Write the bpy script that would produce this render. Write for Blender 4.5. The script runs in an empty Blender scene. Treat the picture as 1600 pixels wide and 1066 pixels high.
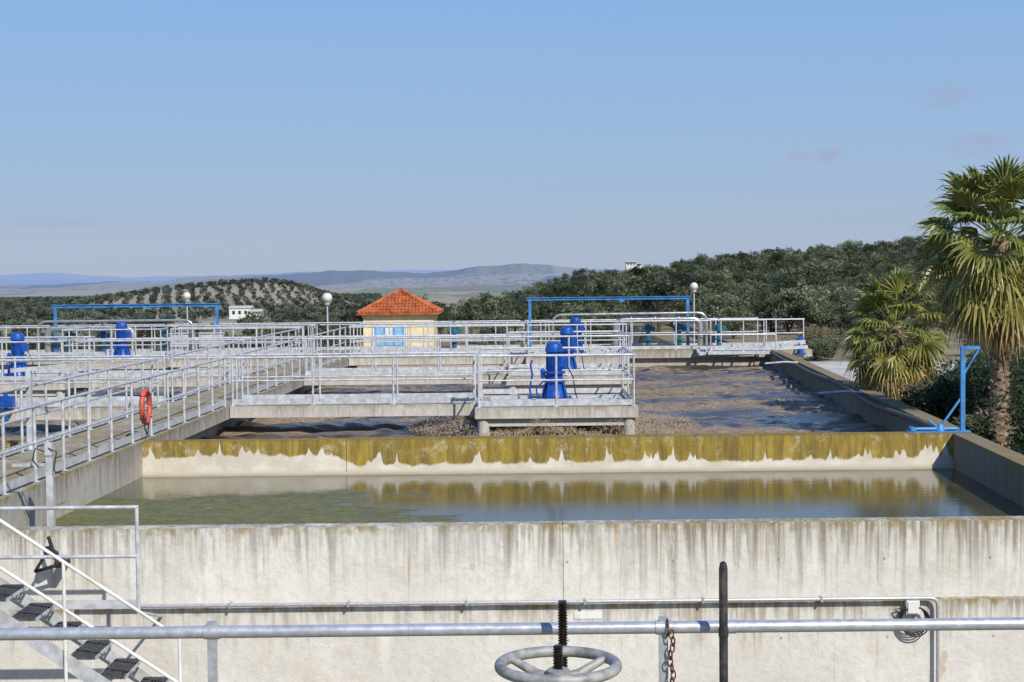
import bpy, math, random
import numpy as np
from mathutils import Vector, Matrix
random.seed(7); rng=np.random.default_rng(7)
rad=math.radians
scene=bpy.context.scene
scene.view_settings.view_transform='Standard'; scene.view_settings.look='None'; scene.view_settings.exposure=0

# ---------------------------------------------------------------- mesh builder
class MB:
    def __init__(s): s.v=[];s.f=[];s.m=[];s.c=[]
    def add(s,vs,fs,mat=0,col=(1,1,1)):
        o=len(s.v); s.v+= [tuple(p) for p in vs]
        for f in fs:
            s.f.append(tuple(i+o for i in f)); s.m.append(mat); s.c.append(col)
    def tube(s,p0,p1,r,mat=0,n=8,r2=None,col=(1,1,1)):
        p0=Vector(p0);p1=Vector(p1); d=p1-p0
        if d.length<1e-6: return
        r2=r if r2 is None else r2
        d.normalize(); a=d.orthogonal().normalized(); b=d.cross(a)
        vs=[];
        for p,rr in((p0,r),(p1,r2)):
            for i in range(n):
                t=2*math.pi*i/n; vs.append(p+(a*math.cos(t)+b*math.sin(t))*rr)
        fs=[(i,(i+1)%n,n+(i+1)%n,n+i) for i in range(n)]
        fs+=[tuple(range(n-1,-1,-1)),tuple(range(n,2*n))]
        s.add(vs,fs,mat,col)
    def path(s,pts,r,mat=0,n=8,col=(1,1,1)):
        P=[Vector(p) for p in pts]; vs=[]; prev=None
        for k,p in enumerate(P):
            d=(P[min(k+1,len(P)-1)]-P[max(k-1,0)]).normalized()
            if prev is None: a=d.orthogonal().normalized()
            else:
                a=prev-d*prev.dot(d); a.normalize()
            prev=a; b=d.cross(a)
            for i in range(n):
                t=2*math.pi*i/n; vs.append(p+(a*math.cos(t)+b*math.sin(t))*r)
        fs=[]
        for k in range(len(P)-1):
            for i in range(n):
                fs.append((k*n+i,k*n+(i+1)%n,(k+1)*n+(i+1)%n,(k+1)*n+i))
        L=(len(P)-1)*n
        fs+=[tuple(range(n-1,-1,-1)),tuple(range(L,L+n))]
        s.add(vs,fs,mat,col)
    def box(s,x0,x1,y0,y1,z0,z1,mat=0,col=(1,1,1)):
        vs=[(x0,y0,z0),(x1,y0,z0),(x1,y1,z0),(x0,y1,z0),(x0,y0,z1),(x1,y0,z1),(x1,y1,z1),(x0,y1,z1)]
        s.add(vs,[(3,2,1,0),(4,5,6,7),(0,1,5,4),(1,2,6,5),(2,3,7,6),(3,0,4,7)],mat,col)
    def beam(s,p0,p1,w,h,mat=0):
        p0=Vector(p0);p1=Vector(p1);d=(p1-p0).normalized()
        up=Vector((0,0,1)) if abs(d.z)<0.95 else Vector((0,1,0))
        a=d.cross(up).normalized()*w/2; b=a.cross(d).normalized()*h/2
        vs=[p0-a-b,p0+a-b,p0+a+b,p0-a+b,p1-a-b,p1+a-b,p1+a+b,p1-a+b]
        s.add(vs,[(0,1,2,3),(7,6,5,4),(0,4,5,1),(1,5,6,2),(2,6,7,3),(3,7,4,0)],mat)
    def prism(s,poly,z0,z1,mat=0):
        n=len(poly); vs=[(x,y,z0) for x,y in poly]+[(x,y,z1) for x,y in poly]
        fs=[tuple(range(n-1,-1,-1)),tuple(range(n,2*n))]+[(i,(i+1)%n,n+(i+1)%n,n+i) for i in range(n)]
        s.add(vs,fs,mat)
    def lathe(s,c,prof,mat=0,n=20,col=(1,1,1)):
        cx,cy,cz=c; vs=[];fs=[]
        for r,z in prof:
            for i in range(n):
                t=2*math.pi*i/n; vs.append((cx+r*math.cos(t),cy+r*math.sin(t),cz+z))
        for k in range(len(prof)-1):
            for i in range(n): fs.append((k*n+i,k*n+(i+1)%n,(k+1)*n+(i+1)%n,(k+1)*n+i))
        L=(len(prof)-1)*n
        fs+=[tuple(range(n-1,-1,-1)),tuple(range(L,L+n))]
        s.add(vs,fs,mat,col)
    def torus(s,c,R,r,axis='z',mat=0,n=32,m=10,sx=1.0,M=None,cols=None):
        vs=[];fs=[]
        for i in range(n):
            t=2*math.pi*i/n
            for j in range(m):
                q=2*math.pi*j/m
                x=(R+r*math.cos(q))*math.cos(t)*sx;y=(R+r*math.cos(q))*math.sin(t);z=r*math.sin(q)
                p=Vector((x,y,z))
                if axis=='x': p=Vector((z,x,y))
                if axis=='y': p=Vector((x,z,y))
                if M is not None: p=M@p
                vs.append(p+Vector(c))
        for i in range(n):
            for j in range(m):
                fs.append((i*m+j,((i+1)%n)*m+j,((i+1)%n)*m+(j+1)%m,i*m+(j+1)%m))
        s.add(vs,fs,mat)
    def sphere(s,c,r,mat=0,n=20,m=12,sz=1.0):
        prof=[(max(1e-4,r*math.sin(math.pi*k/m)),-r*sz*math.cos(math.pi*k/m)) for k in range(m+1)]
        s.lathe(c,prof,mat,n)
    def build(s,name,mats,parent=None,smooth=True,colors=False):
        me=bpy.data.meshes.new(name); me.from_pydata(s.v,[],s.f)
        for m in mats: me.materials.append(m)
        me.polygons.foreach_set('material_index',s.m)
        if colors:
            at=me.color_attributes.new('Col','FLOAT_COLOR','CORNER')
            arr=[]
            for p,c in zip(s.f,s.c):
                arr+= [c[0],c[1],c[2],1.0]*len(p)
            at.data.foreach_set('color',arr)
        me.update()
        if smooth:
            me.polygons.foreach_set('use_smooth',[True]*len(me.polygons))
            me.set_sharp_from_angle(angle=rad(38))
        ob=bpy.data.objects.new(name,me); scene.collection.objects.link(ob)
        if parent: ob.parent=parent
        return ob

# ---------------------------------------------------------------- materials
class NT:
    def __init__(s,name):
        s.mat=bpy.data.materials.new(name); s.mat.use_nodes=True; s.t=s.mat.node_tree
        s.t.nodes.clear(); s.out=s.t.nodes.new('ShaderNodeOutputMaterial')
    def n(s,typ,**k):
        nd=s.t.nodes.new(typ)
        for a,b in k.items(): setattr(nd,a,b)
        return nd
    def l(s,a,b): s.t.links.new(a,b)
    def inp(s,sock,val):
        if isinstance(val,bpy.types.NodeSocket): s.l(val,sock)
        else: sock.default_value=val
    def pos(s): return s.n('ShaderNodeNewGeometry').outputs['Position']
    def sep(s,v):
        nd=s.n('ShaderNodeSeparateXYZ'); s.l(v,nd.inputs[0]); return nd.outputs
    def mapping(s,v,scale,loc=(0,0,0)):
        nd=s.n('ShaderNodeMapping'); s.l(v,nd.inputs[0]); nd.inputs['Scale'].default_value=scale; nd.inputs['Location'].default_value=loc; return nd.outputs[0]
    def noise(s,v,scale,detail=5,rough=0.55,dist=0):
        nd=s.n('ShaderNodeTexNoise'); s.l(v,nd.inputs['Vector']); nd.inputs['Scale'].default_value=scale
        nd.inputs['Detail'].default_value=detail; nd.inputs['Roughness'].default_value=rough; nd.inputs['Distortion'].default_value=dist
        return nd.outputs['Fac']
    def math(s,op,a,b=0.0,c=None,clamp=False):
        nd=s.n('ShaderNodeMath',operation=op,use_clamp=clamp); s.inp(nd.inputs[0],a); s.inp(nd.inputs[1],b)
        if c is not None: s.inp(nd.inputs[2],c)
        return nd.outputs[0]
    def ss(s,v,lo,hi,a=0.0,b=1.0):
        nd=s.n('ShaderNodeMapRange',interpolation_type='SMOOTHSTEP'); s.inp(nd.inputs[0],v)
        for i,x in enumerate((lo,hi,a,b)): s.inp(nd.inputs[i+1],x)
        return nd.outputs[0]
    def mix(s,f,a,b,bt='MIX'):
        nd=s.n('ShaderNodeMix',data_type='RGBA',blend_type=bt); s.inp(nd.inputs[0],f)
        for sock,x in((nd.inputs[6],a),(nd.inputs[7],b)):
            if isinstance(x,tuple): x=(*x[:3],1)
            s.inp(sock,x)
        return nd.outputs[2]
    def bump(s,h,st=0.3,d=0.02):
        nd=s.n('ShaderNodeBump'); s.l(h,nd.inputs['Height']); nd.inputs['Strength'].default_value=st; nd.inputs['Distance'].default_value=d
        return nd.outputs[0]
    def pr(s,col,rough=0.8,metal=0.0,normal=None,spec=None):
        nd=s.n('ShaderNodeBsdfPrincipled')
        if isinstance(col,tuple): col=(*col[:3],1)
        s.inp(nd.inputs['Base Color'],col); s.inp(nd.inputs['Roughness'],rough); s.inp(nd.inputs['Metallic'],metal)
        if spec is not None: s.inp(nd.inputs['Specular IOR Level'],spec)
        if normal is not None: s.l(normal,nd.inputs['Normal'])
        s.l(nd.outputs[0],s.out.inputs[0]); return nd

def m_simple(name,col,rough=0.6,metal=0.0,var=0.25,scale=8.0,dirt=None):
    t=NT(name); p=t.pos(); n=t.noise(p,scale,6)
    dark=tuple(c*(1-var) for c in col); lite=tuple(min(1,c*(1+var*0.6)) for c in col)
    c=t.mix(t.ss(n,0.3,0.7),dark,lite)
    if dirt:
        n2=t.noise(p,scale*0.35,8,0.7); c=t.mix(t.ss(n2,0.52,0.68,0,0.75),c,dirt)
    t.pr(c,t.ss(n,0.2,0.8,rough*0.8,min(1,rough*1.2)),metal,t.bump(n,0.15,0.004)); return t.mat

def m_concrete(name,base,top=0.0,moss=0.5,streak=0.7,band=0.6):
    """weathered concrete; 'top' = height of the wall coping the run-off stains start from"""
    t=NT(name); p=t.pos(); x,y,z=t.sep(p)
    big=t.noise(p,0.55,5,0.6); fine=t.noise(p,14,8,0.65); blot=t.noise(p,2.6,6,0.7,0.6)
    c=t.mix(t.ss(big,0.3,0.7),tuple(v*0.88 for v in base),tuple(min(1,v*1.08) for v in base))
    c=t.mix(t.ss(blot,0.48,0.72,0,0.5),c,tuple(v*f for v,f in zip(base,(0.8,0.72,0.60))))
    c=t.mix(t.ss(fine,0.4,0.75,0,0.4),c,tuple(v*0.66 for v in base))
    depth=t.math('SUBTRACT',top,z)
    st=t.noise(t.mapping(p,(5.5,5.5,0.22)),1.6,7,0.7)
    st2=t.noise(t.mapping(p,(17,17,0.5)),1.0,4,0.6)
    area=t.noise(t.mapping(p,(0.55,0.55,0.1),(4,0,0)),1.0,4,0.6)
    reach=t.ss(st,0.33,0.70,0.05,band*2.8)
    m=t.ss(depth,0.0,reach,1.0,0.0)
    m=t.math('MULTIPLY',m,t.ss(st2,0.34,0.62,0.12,1.0)); m=t.math('MULTIPLY',m,t.ss(area,0.35,0.58,0.4*streak,streak))
    c=t.mix(m,c,t.mix(t.ss(area,.42,.58),(0.155,0.145,0.115),(0.17,0.13,0.07)))
    lic=t.noise(p,3.3,7,0.75)
    e=t.ss(t.math('ADD',depth,t.math('MULTIPLY',t.math('SUBTRACT',st,0.5),0.3)),0.0,0.11,1.0,0.0); e=t.math('MULTIPLY',e,t.ss(lic,0.42,0.6)); e=t.math('MULTIPLY',e,moss)
    c=t.mix(e,c,(0.25,0.18,0.045))
    r=t.noise(t.mapping(p,(9,9,0.6),(3,1,7)),1.0,3,0.5); r=t.ss(r,0.66,0.76,0,0.45)
    c=t.mix(r,c,(0.34,0.21,0.10))
    sp=t.noise(t.mapping(p,(3.2,3.2,1.6),(2,7,4)),1.0,5,0.6); c=t.mix(t.ss(sp,0.68,0.73,0,0.5),c,(0.42,0.26,0.14))
    lb=t.noise(t.mapping(p,(2.4,2.4,0.7),(9,2,1)),1.0,6,0.65); c=t.mix(t.ss(lb,0.54,0.7,0,0.5),c,tuple(min(.8,v*1.25) for v in base))
    vx=t.math('ABSOLUTE',t.math('SUBTRACT',t.math('FRACT',t.math('DIVIDE',x,1.22)),0.5)); vz=t.math('ABSOLUTE',t.math('SUBTRACT',t.math('FRACT',t.math('DIVIDE',t.math('SUBTRACT',z,top+0.02),0.9)),0.5))
    dd=t.math('SQRT',t.math('ADD',t.math('POWER',t.math('MULTIPLY',vx,1.22),2.0),t.math('POWER',t.math('MULTIPLY',vz,0.9),2.0)))
    c=t.mix(t.math('MULTIPLY',t.ss(dd,0.010,0.022,0.6,0.0),t.ss(area,.45,.5)),c,(0.16,0.13,0.09))
    jx=t.math('ABSOLUTE',t.math('SUBTRACT',t.math('FRACT',t.math('DIVIDE',x,2.44)),0.5)); c=t.mix(t.math('MULTIPLY',t.ss(jx,0.0006,0.003,0.28,0.0),t.ss(blot,.3,.6)),c,(0.2,0.17,0.12))
    t.pr(c,0.92,0,t.bump(t.math('ADD',fine,t.math('MULTIPLY',blot,1.5)),0.6,0.014),0.2); return t.mat

def m_partition():
    t=NT('algae_concrete'); p=t.pos(); x,y,z=t.sep(p)
    fine=t.noise(p,12,8,0.65); blot=t.noise(p,2.2,6,0.7)
    warp=t.noise(t.mapping(p,(0.7,1,0.0)),1.0,4,0.7)
    ph=t.math('ADD',t.math('MULTIPLY',x,3.1),t.math('MULTIPLY',warp,16.0))
    cusp=t.math('ABSOLUTE',t.math('SINE',ph))
    amp=t.ss(t.noise(t.mapping(p,(1.6,1,0.0),(5,0,0)),1.0,4,0.6),0.3,0.66,0.04,0.34)
    pk=t.math('POWER',t.math('SUBTRACT',1.0,cusp),2.6)
    lim=t.math('ADD',-0.455,t.math('MULTIPLY',pk,amp))
    lim=t.math('ADD',lim,t.math('MULTIPLY',t.math('SUBTRACT',t.noise(t.mapping(p,(1.8,1,0.8)),1.6,8,0.72),0.5),0.26))
    lim=t.math('ADD',lim,t.ss(x,-3.3,-2.7,0.17,0.0))
    m=t.ss(t.math('SUBTRACT',z,lim),-0.015,0.03)
    conc=t.mix(t.ss(blot,0.3,0.7),(0.52,0.465,0.36),(0.70,0.65,0.55))
    alg=t.mix(t.ss(t.noise(t.mapping(p,(3,3,0.7)),1.5,7,0.7),0.35,0.65),(0.20,0.14,0.030),(0.37,0.265,0.05))
    alg=t.mix(t.ss(t.noise(t.mapping(p,(7,7,0.4)),1.0,7,0.75),0.48,0.64,0,0.8),alg,(0.15,0.11,0.05))
    alg=t.mix(t.math('MULTIPLY',t.ss(t.noise(p,4.0,8,0.8),0.52,0.64,0,0.75),t.ss(z,-0.4,-0.05,.4,1)),alg,(0.50,0.42,0.27))
    alg=t.mix(t.ss(z,-0.03,-0.005,0,0.4),alg,(0.14,0.10,0.045))
    c=t.mix(m,conc,alg)
    c=t.mix(t.math('MULTIPLY',t.ss(z,-0.62,-0.5,1,0.0),t.ss(blot,.3,.6,.15,.6)),c,(0.26,0.21,0.11))
    t.pr(c,0.9,0,t.bump(fine,0.5,0.01),0.2); return t.mat

CW=m_concrete('concrete_front',(0.675,0.645,0.575),0.0,0.8,0.85,0.5)
CL=m_concrete('concrete_lower',(0.67,0.635,0.565),-0.88,0.8,0.7,0.3)
CD=m_concrete('concrete_deck',(0.44,0.41,0.35),0.0,0.9,0.8,0.45)
CP=m_concrete('concrete_platform',(0.54,0.51,0.44),0.02,0.6,0.6,0.3)
CR=m_concrete('concrete_wet_wall',(0.25,0.215,0.16),0.0,0.9,0.95,0.9)
PART=m_partition()
GALV=m_simple('galvanised_steel',(0.55,0.56,0.565),0.45,0.2,0.22,9,(0.38,0.37,0.35))
GALV2=m_simple('galvanised_near',(0.50,0.515,0.54),0.40,0.45,0.13,30,(0.40,0.40,0.40))
STEEL=m_simple('stainless_pipe',(0.56,0.54,0.49),0.3,0.7,0.15,4)
BLUE=m_simple('blue_enamel',(0.008,0.075,0.36),0.35,0.0,0.35,7,(0.01,0.05,0.18))
BLUE2=m_simple('blue_frame_paint',(0.05,0.22,0.48),0.5,0.0,0.3,5)
TEAL=m_simple('teal_valve_paint',(0.02,0.12,0.18),0.5,0.0,0.3,6)
DARK=m_simple('dark_rubber',(0.02,0.02,0.022),0.5,0.0,0.4,20)
HOSE=m_simple('muddy_hose',(0.10,0.085,0.065),0.7,0.0,0.5,5)
RODM=m_simple('dark_painted_rod',(0.05,0.045,0.045),0.45,0.2,0.5,30,(0.13,0.09,0.07))
GREASE=m_simple('greased_thread',(0.018,0.013,0.010),0.3,0.3,0.5,60,(0.08,0.035,0.02))
WHEEL=m_simple('aged_aluminium_paint',(0.36,0.355,0.33),0.6,0.2,0.35,22,(0.19,0.165,0.13))
RUST=m_simple('rusty_iron',(0.16,0.06,0.03),0.85,0.1,0.5,60)
WHITE=m_simple('white_paint',(0.72,0.71,0.67),0.5,0,0.1,5,(0.5,0.47,0.40))
ORANGE=m_simple('lifebuoy_orange',(0.55,0.09,0.05),0.5,0,0.25,12)
GLOBE=m_simple('opal_globe',(0.70,0.63,0.57),0.3,0,0.08,3)
YEL=m_simple('yellow_render',(0.80,0.65,0.38),0.85,0,0.12,2.5,(0.68,0.52,0.27))
TILE=m_simple('terracotta_tile',(0.46,0.125,0.04),0.8,0,0.45,2.5,(0.24,0.07,0.03))
HBLUE=m_simple('pale_blue_shutter',(0.12,0.34,0.62),0.5,0,0.2,6)
PAVE=m_simple('concrete_paving',(0.50,0.47,0.41),0.9,0,0.2,1.3,(0.36,0.33,0.28))
BARK=m_simple('palm_bark',(0.24,0.165,0.105),0.95,0,0.5,12,(0.10,0.07,0.05))
OBARK=m_simple('olive_bark',(0.10,0.08,0.06),0.95,0,0.4,6)
SOIL=m_simple('planting_soil',(0.24,0.19,0.105),0.95,0,0.35,0.6,(0.13,0.145,0.06))
STEP=m_simple('grating_steel',(0.13,0.13,0.13),0.55,0.5,0.3,15)

def m_leaf(name,trans=0.25,rough=0.5):
    t=NT(name); at=t.n('ShaderNodeAttribute',attribute_name='Col')
    n=t.noise(t.pos(),1.7,4); oi=t.n('ShaderNodeObjectInfo')
    c=t.mix(t.ss(n,0.3,0.7),at.outputs['Color'],t.mix(1.0,at.outputs['Color'],(0.72,0.74,0.7),'MULTIPLY'))
    k=t.ss(oi.outputs['Random'],0,1,0.62,1.28)
    hs=t.n('ShaderNodeHueSaturation'); t.l(c,hs.inputs['Color']); t.l(k,hs.inputs['Value']); c=hs.outputs[0]
    a=t.pr(c,rough,0,None,0.3); tr=t.n('ShaderNodeBsdfTranslucent'); t.l(c,tr.inputs[0])
    mx=t.n('ShaderNodeMixShader'); mx.inputs[0].default_value=trans
    t.l(a.outputs[0],mx.inputs[1]); t.l(tr.outputs[0],mx.inputs[2]); t.l(mx.outputs[0],t.out.inputs[0]); return t.mat
LEAF=m_leaf('leaves',0.35,0.55); PLEAF=m_leaf('palm_leaves',0.25,0.36)

def m_pool():
    t=NT('settled_water'); p=t.pos(); x,y,z=t.sep(p)
    w1=t.noise(t.mapping(p,(0.5,0.7,1)),1.0,6,0.6,0.8)
    edge=t.math('ADD',x,t.math('MULTIPLY',t.math('SUBTRACT',w1,0.5),9.0))
    edge=t.math('ADD',edge,t.math('MULTIPLY',t.math('SUBTRACT',y,22.5),0.45))
    m=t.ss(edge,-1.8,-0.5,1.0,0.0)
    m=t.math('MULTIPLY',m,t.ss(t.noise(t.mapping(p,(1,2.2,1)),2.2,8,0.78),0.36,0.50,0.45,1.0))
    m=t.math('MULTIPLY',m,t.ss(t.math('ADD',y,t.math('MULTIPLY',t.math('SUBTRACT',w1,0.5),3.0)),23.9,25.0,1.0,0.12))
    fine=t.noise(p,9,8,0.75)
    scum=t.mix(t.ss(fine,.3,.7),(0.095,0.10,0.032),(0.20,0.195,0.08))
    clean=t.mix(t.ss(w1,0.3,0.7),(0.05,0.046,0.022),(0.085,0.076,0.036))
    # floating specks
    spk=t.ss(t.noise(t.mapping(p,(1,1.6,1)),16,4,0.6),0.67,0.71,0,.7)
    c=t.mix(m,clean,scum); c=t.mix(spk,c,(0.22,0.19,0.10)); r=t.math('MAXIMUM',t.ss(m,0,1,0.06,0.75),t.math('MULTIPLY',spk,.6))
    rip=t.noise(t.mapping(p,(2.0,5.0,1)),1.5,6,0.6)
    t.pr(c,r,0,t.bump(rip,0.14,0.02),t.ss(m,0,1,.55,.2)); return t.mat
def m_aer():
    t=NT('aerated_sludge_water'); p=t.pos()
    big=t.noise(t.mapping(p,(0.14,0.34,1)),1.0,6,0.65,1.2); mid=t.noise(t.mapping(p,(1.0,1.9,1)),1.6,7,0.7,0.5); fine=t.noise(p,9,8,0.75)
    f=t.math('ADD',big,t.math('MULTIPLY',t.math('SUBTRACT',mid,0.5),0.50)); m=t.ss(f,0.49,0.55)
    foam=t.mix(t.ss(fine,0.35,0.65),(0.17,0.115,0.07),(0.35,0.27,0.18))
    wet=t.mix(t.ss(mid,0.35,0.65),(0.04,0.024,0.013),(0.085,0.053,0.029))
    t.pr(t.mix(m,wet,foam),t.ss(m,0,1,0.07,0.9),0,t.bump(t.math('ADD',mid,t.math('MULTIPLY',fine,t.ss(m,0,1,.15,.9))),0.55,0.09),0.5); return t.mat
POOL=m_pool(); AER=m_aer()

# ---------------------------------------------------------------- layout lines (metres; z=0 is the tank coping)
def XR(y): return 7.8+0.06*(y-27.2)      # right tank wall, inner face
def XL(y): return -6.75+0.03*(y-21)      # walkway, right edge
def XW(y): return XL(y)-1.7              # walkway, left edge
YF=17.6; YP=27.1; YE=57.3; WZ=-0.62

b=MB(); b.box(-24,0.56,YF,YF+0.3,-0.88,0); b.build('concrete_tank_wall',[CW],smooth=False)
b=MB(); b.box(0.568,9.2,YF,YF+0.3,-0.88,0.003); b.box(0.56,0.568,YF+.012,YF+.29,-.88,-.01); b.build('concrete_tank_wall',[CW],smooth=False)
b=MB(); b.box(-24,9.2,YF-0.14,YF+0.3,-4,-0.88); b.build('concrete_lower_wall',[CL],smooth=False)
b=MB(); b.box(XL(YP)-0.02,-2.96,YP,YP+0.3,-4,-0.002); b.box(-2.95,XR(YP),YP,YP+0.3,-4,0.004); b.box(XL(YP)+0.01,XR(YP)-0.01,YP-0.1,YP,-4,-0.585)
b.build('partition_wall',[PART],smooth=False)
b=MB(); b.box(-24,XW(YP),YP,YP+0.3,-4,0.0); b.build('partition_wall',[PART],smooth=False)
b=MB(); b.prism([(XR(17.9),17.9),(XR(17.9)+.35,17.9),(XR(YE+.4)+.35,YE+.4),(XR(YE+.4),YE+.4)],-4,-0.004)
b.build('concrete_side_wall',[CR],smooth=False)
b=MB(); b.prism([(-24,17.9),(-23.6,17.9),(-22.6,YE),(-23,YE)],-4,0); b.build('concrete_side_wall',[CR],smooth=False)
b=MB()
b.prism([(XW(17.9),17.9),(XL(17.9),17.9),(XL(YP),YP),(XW(YP),YP)],-4,-0.006)
b.prism([(XW(YP),YP),(XL(YP),YP),(XL(YE),YE),(XW(YE),YE)],-0.28,-0.006)
b.prism([(XW(YP)+.5,YP),(XL(YP)-.35,YP),(XL(YE)-.35,YE),(XW(YE)+.5,YE)],-4,-0.28)
b.build('concrete_walkway',[CD],smooth=False)
b=MB(); b.box(-24,XR(YE),YE,YE+2.2,-0.3,-0.002); b.box(-24,XR(YE),YE+0.2,YE+2.0,-4,-0.3)
b.build('concrete_end_walkway',[CD],smooth=False)

# ---------------------------------------------------------------- water
def sheet(name,mat,xl,xr,y0,y1,z,nx,ny,amp=0.0):
    xs=np.linspace(0,1,nx); ys=np.linspace(y0,y1,ny); vs=[];ph=rng.uniform(0,6.28,70); kx=rng.normal(0,7,70); ky=rng.normal(0,7,70)
    for yy in ys:
        a,c=xl(yy),xr(yy); X=a+(c-a)*xs; Z=np.full(nx,z)
        if amp:
            wx=X+.5*np.sin(yy*1.3+X*.7); wy=yy+.5*np.sin(X*1.1+yy*.4)
            for q in range(70): Z=Z+amp*np.sin(kx[q]*wx+ky[q]*wy+ph[q])/ (1+0.06*(kx[q]**2+ky[q]**2))**.75
        vs+= [(X[i],yy,Z[i]) for i in range(nx)]
    fs=[(j*nx+i,j*nx+i+1,(j+1)*nx+i+1,(j+1)*nx+i) for j in range(ny-1) for i in range(nx-1)]
    b=MB(); b.v=vs;b.f=fs;b.m=[0]*len(fs);b.c=[(1,1,1)]*len(fs); o=b.build(name,[mat],smooth=False)
    o.data.polygons.foreach_set('use_smooth',[True]*len(fs)); return o
sheet('water',POOL,XL,XR,YF+.3,YP-0.1,WZ,4,4)
sheet('water',POOL,lambda y:-23.5,XW,YF+.3,YP,WZ,4,4)
sheet('water',AER,lambda y:XL(y)-.35,XR,YP+.3,YE+.2,WZ,160,330,0.012)
sheet('water',AER,lambda y:-23.,lambda y:XW(y)+.5,YP+.3,YE+.2,WZ,120,240,0.012)

# ---------------------------------------------------------------- railings
def railing(pts,z=0.0,h=1.08,sp=1.3,rails=(1.0,0.52),kick=True,rp=0.024,parent=None,mat=GALV,name='metal_railing'):
    b=MB(); P=[Vector((p[0],p[1],z)) for p in pts]
    for k in range(len(P)-1):
        a,c=P[k],P[k+1]; d=c-a; n=max(1,round(d.length/sp)); un=d.normalized()
        for i in range(n+1):
            if i==0 and k>0: continue
            q=a+d*(i/n)
            b.tube(q,q+Vector((random.uniform(-.006,.006),0,h)),rp,0,8)
            b.box(q.x-.06,q.x+.06,q.y-.06,q.y+.06,z,z+.012,0)
        for r in rails:
            e=0.03 if r>0.9 else 0
            b.tube(a+Vector((0,0,h*r))-un*e,c+Vector((0,0,h*r))+un*e,rp*(1.05 if r>0.9 else 0.8),0,8)
        if kick: b.beam(a+Vector((0,0,0.09)),c+Vector((0,0,0.09)),0.008,0.12)
    return b.build(name,[mat],parent)
PLC=[(0.95,35.0),(1.6,45.0),(2.25,54.6)]; PLL=[(-15.1,35.0),(-14.4,45.0),(-13.8,54.6)]
def wr(f,off,ya,yb): railing([(f(ya)+off,ya),(f(yb)+off,yb)],sp=1.3)
BY=[(c[1]-0.65,c[1]+0.65) for c in PLC]
segs=[(18.1,BY[0][0]),(BY[0][1],BY[1][0]),(BY[1][1],BY[2][0]),(BY[2][1],YE-.1)]
for a,c in segs:
    wr(XL,-0.1,a,c); wr(XW,0.1,a,c)
H=1.77
def platform(c,side):
    cx,cy=c; b=MB()
    b.box(cx-H,cx+H,cy-H,cy+H,-0.24,0.0); b.box(cx-H+.12,cx+H-.12,cy-H+.12,cy+H-.12,-0.42,-0.24)
    for sx in(-1,1):
        for sy in(-1,1): b.lathe((cx+sx*(H-.18),cy+sy*(H-.18),-4),[(0.13,0),(0.13,3.8)],0,14)
    b.build('concrete_aerator_platform',[CP])
    b=MB()
    if side>0: x0,x1=XL(cy),cx-H
    else: x0,x1=cx+H,XW(cy)
    b.box(x0,x1,cy-.7,cy+.7,-0.26,-0.004); b.build('concrete_footbridge',[CP],smooth=False)
    for s in(-1,1): railing([(x0+.05,cy+s*.62),(x1-.05,cy+s*.62)],sp=1.75)
    e=H-.08; sd=-side
    railing([(cx+sd*e,cy-.62),(cx+sd*e,cy-e),(cx-sd*e,cy-e),(cx-sd*e,cy+e),(cx+sd*e,cy+e),(cx+sd*e,cy+.62)],sp=1.75,h=1.12)
    b=MB()
    for s in(-1,1): b.box(cx-1.45,cx+1.45,cy-.3+s*.5-.08,cy-.3+s*.5+.08,0.0,0.10)
    b.box(cx-.5,cx+.5,cy-.3-.42,cy-.3+.42,0.0,0.06); b.build('steel_plinth_frame',[GALV])
def motor(c):
    cx,cy=c; cy-=.3; z=0.06; b=MB(); q=.86
    pf=[(.46,0),(.46,.04),(.34,.05),(.31,.12),(.245,.36),(.245,.38),(.31,.39),(.31,.44),(.22,.45),(.22,.57),(.29,.58),(.29,.63),(.20,.64),(.20,1.06),(.235,1.07),(.235,1.14),(.20,1.24),(.10,1.29),(.001,1.295)]
    b.lathe((cx,cy,z),[(r*q,zz) for r,zz in pf],0,28)
    for i in range(8):
        t=i*math.pi/4+.2; d=Vector((math.cos(t),math.sin(t),0)); b.beam(Vector((cx,cy,z+.04))+d*.30,Vector((cx,cy,z+.36))+d*.235,0.02,0.11)
    for i in range(28):
        t=i*2*math.pi/28; d=Vector((math.cos(t),math.sin(t),0)); b.beam(Vector((cx,cy,z+.66))+d*.18,Vector((cx,cy,z+1.05))+d*.18,0.012,0.04)
    b.box(cx+.14,cx+.30,cy-.13,cy+.07,z+.73,z+.95); b.box(cx-.31,cx-.13,cy-.1,cy+.1,z+.47,z+.54)
    b.lathe((cx-.26,cy,z+.54),[(.055,0),(.055,.12),(.02,.16)],0,12)
    b.path([(cx-.52,cy-.1,0),(cx-.56,cy-.1,.3),(cx-.50,cy-.1,.62),(cx-.54,cy-.1,.85),(cx-.5,cy-.1,.95)],.022)
    b.path([(cx-.38,cy-.1,0),(cx-.41,cy-.1,.3),(cx-.26,cy-.1,.47)],.018)
    for i in range(8):
        t=i*math.pi/4; b.tube((cx+.35*math.cos(t),cy+.35*math.sin(t),z+.04),(cx+.35*math.cos(t),cy+.35*math.sin(t),z+.08),.02,1,6)
    b.path([(cx+.29,cy-.03,z+.75),(cx+.42,cy-.03,z+.5),(cx+.48,cy,z+.1),(cx+.55,cy,-.0)],.014,1)
    b.build('aerator_motor',[BLUE,DARK])
for c in PLC: platform(c,1); motor(c)
for c in PLL: platform(c,-1); motor(c)
railing([(-22.8,YE+.1),(-15,YE+.1),(XW(YE),YE+.1)],sp=1.6); railing([(XL(YE),YE+.1),(XR(YE)-.1,YE+.1)],sp=1.6)
railing([(-22.8,YE+2.1),(XR(YE)-.1,YE+2.1)],sp=1.6)
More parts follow.
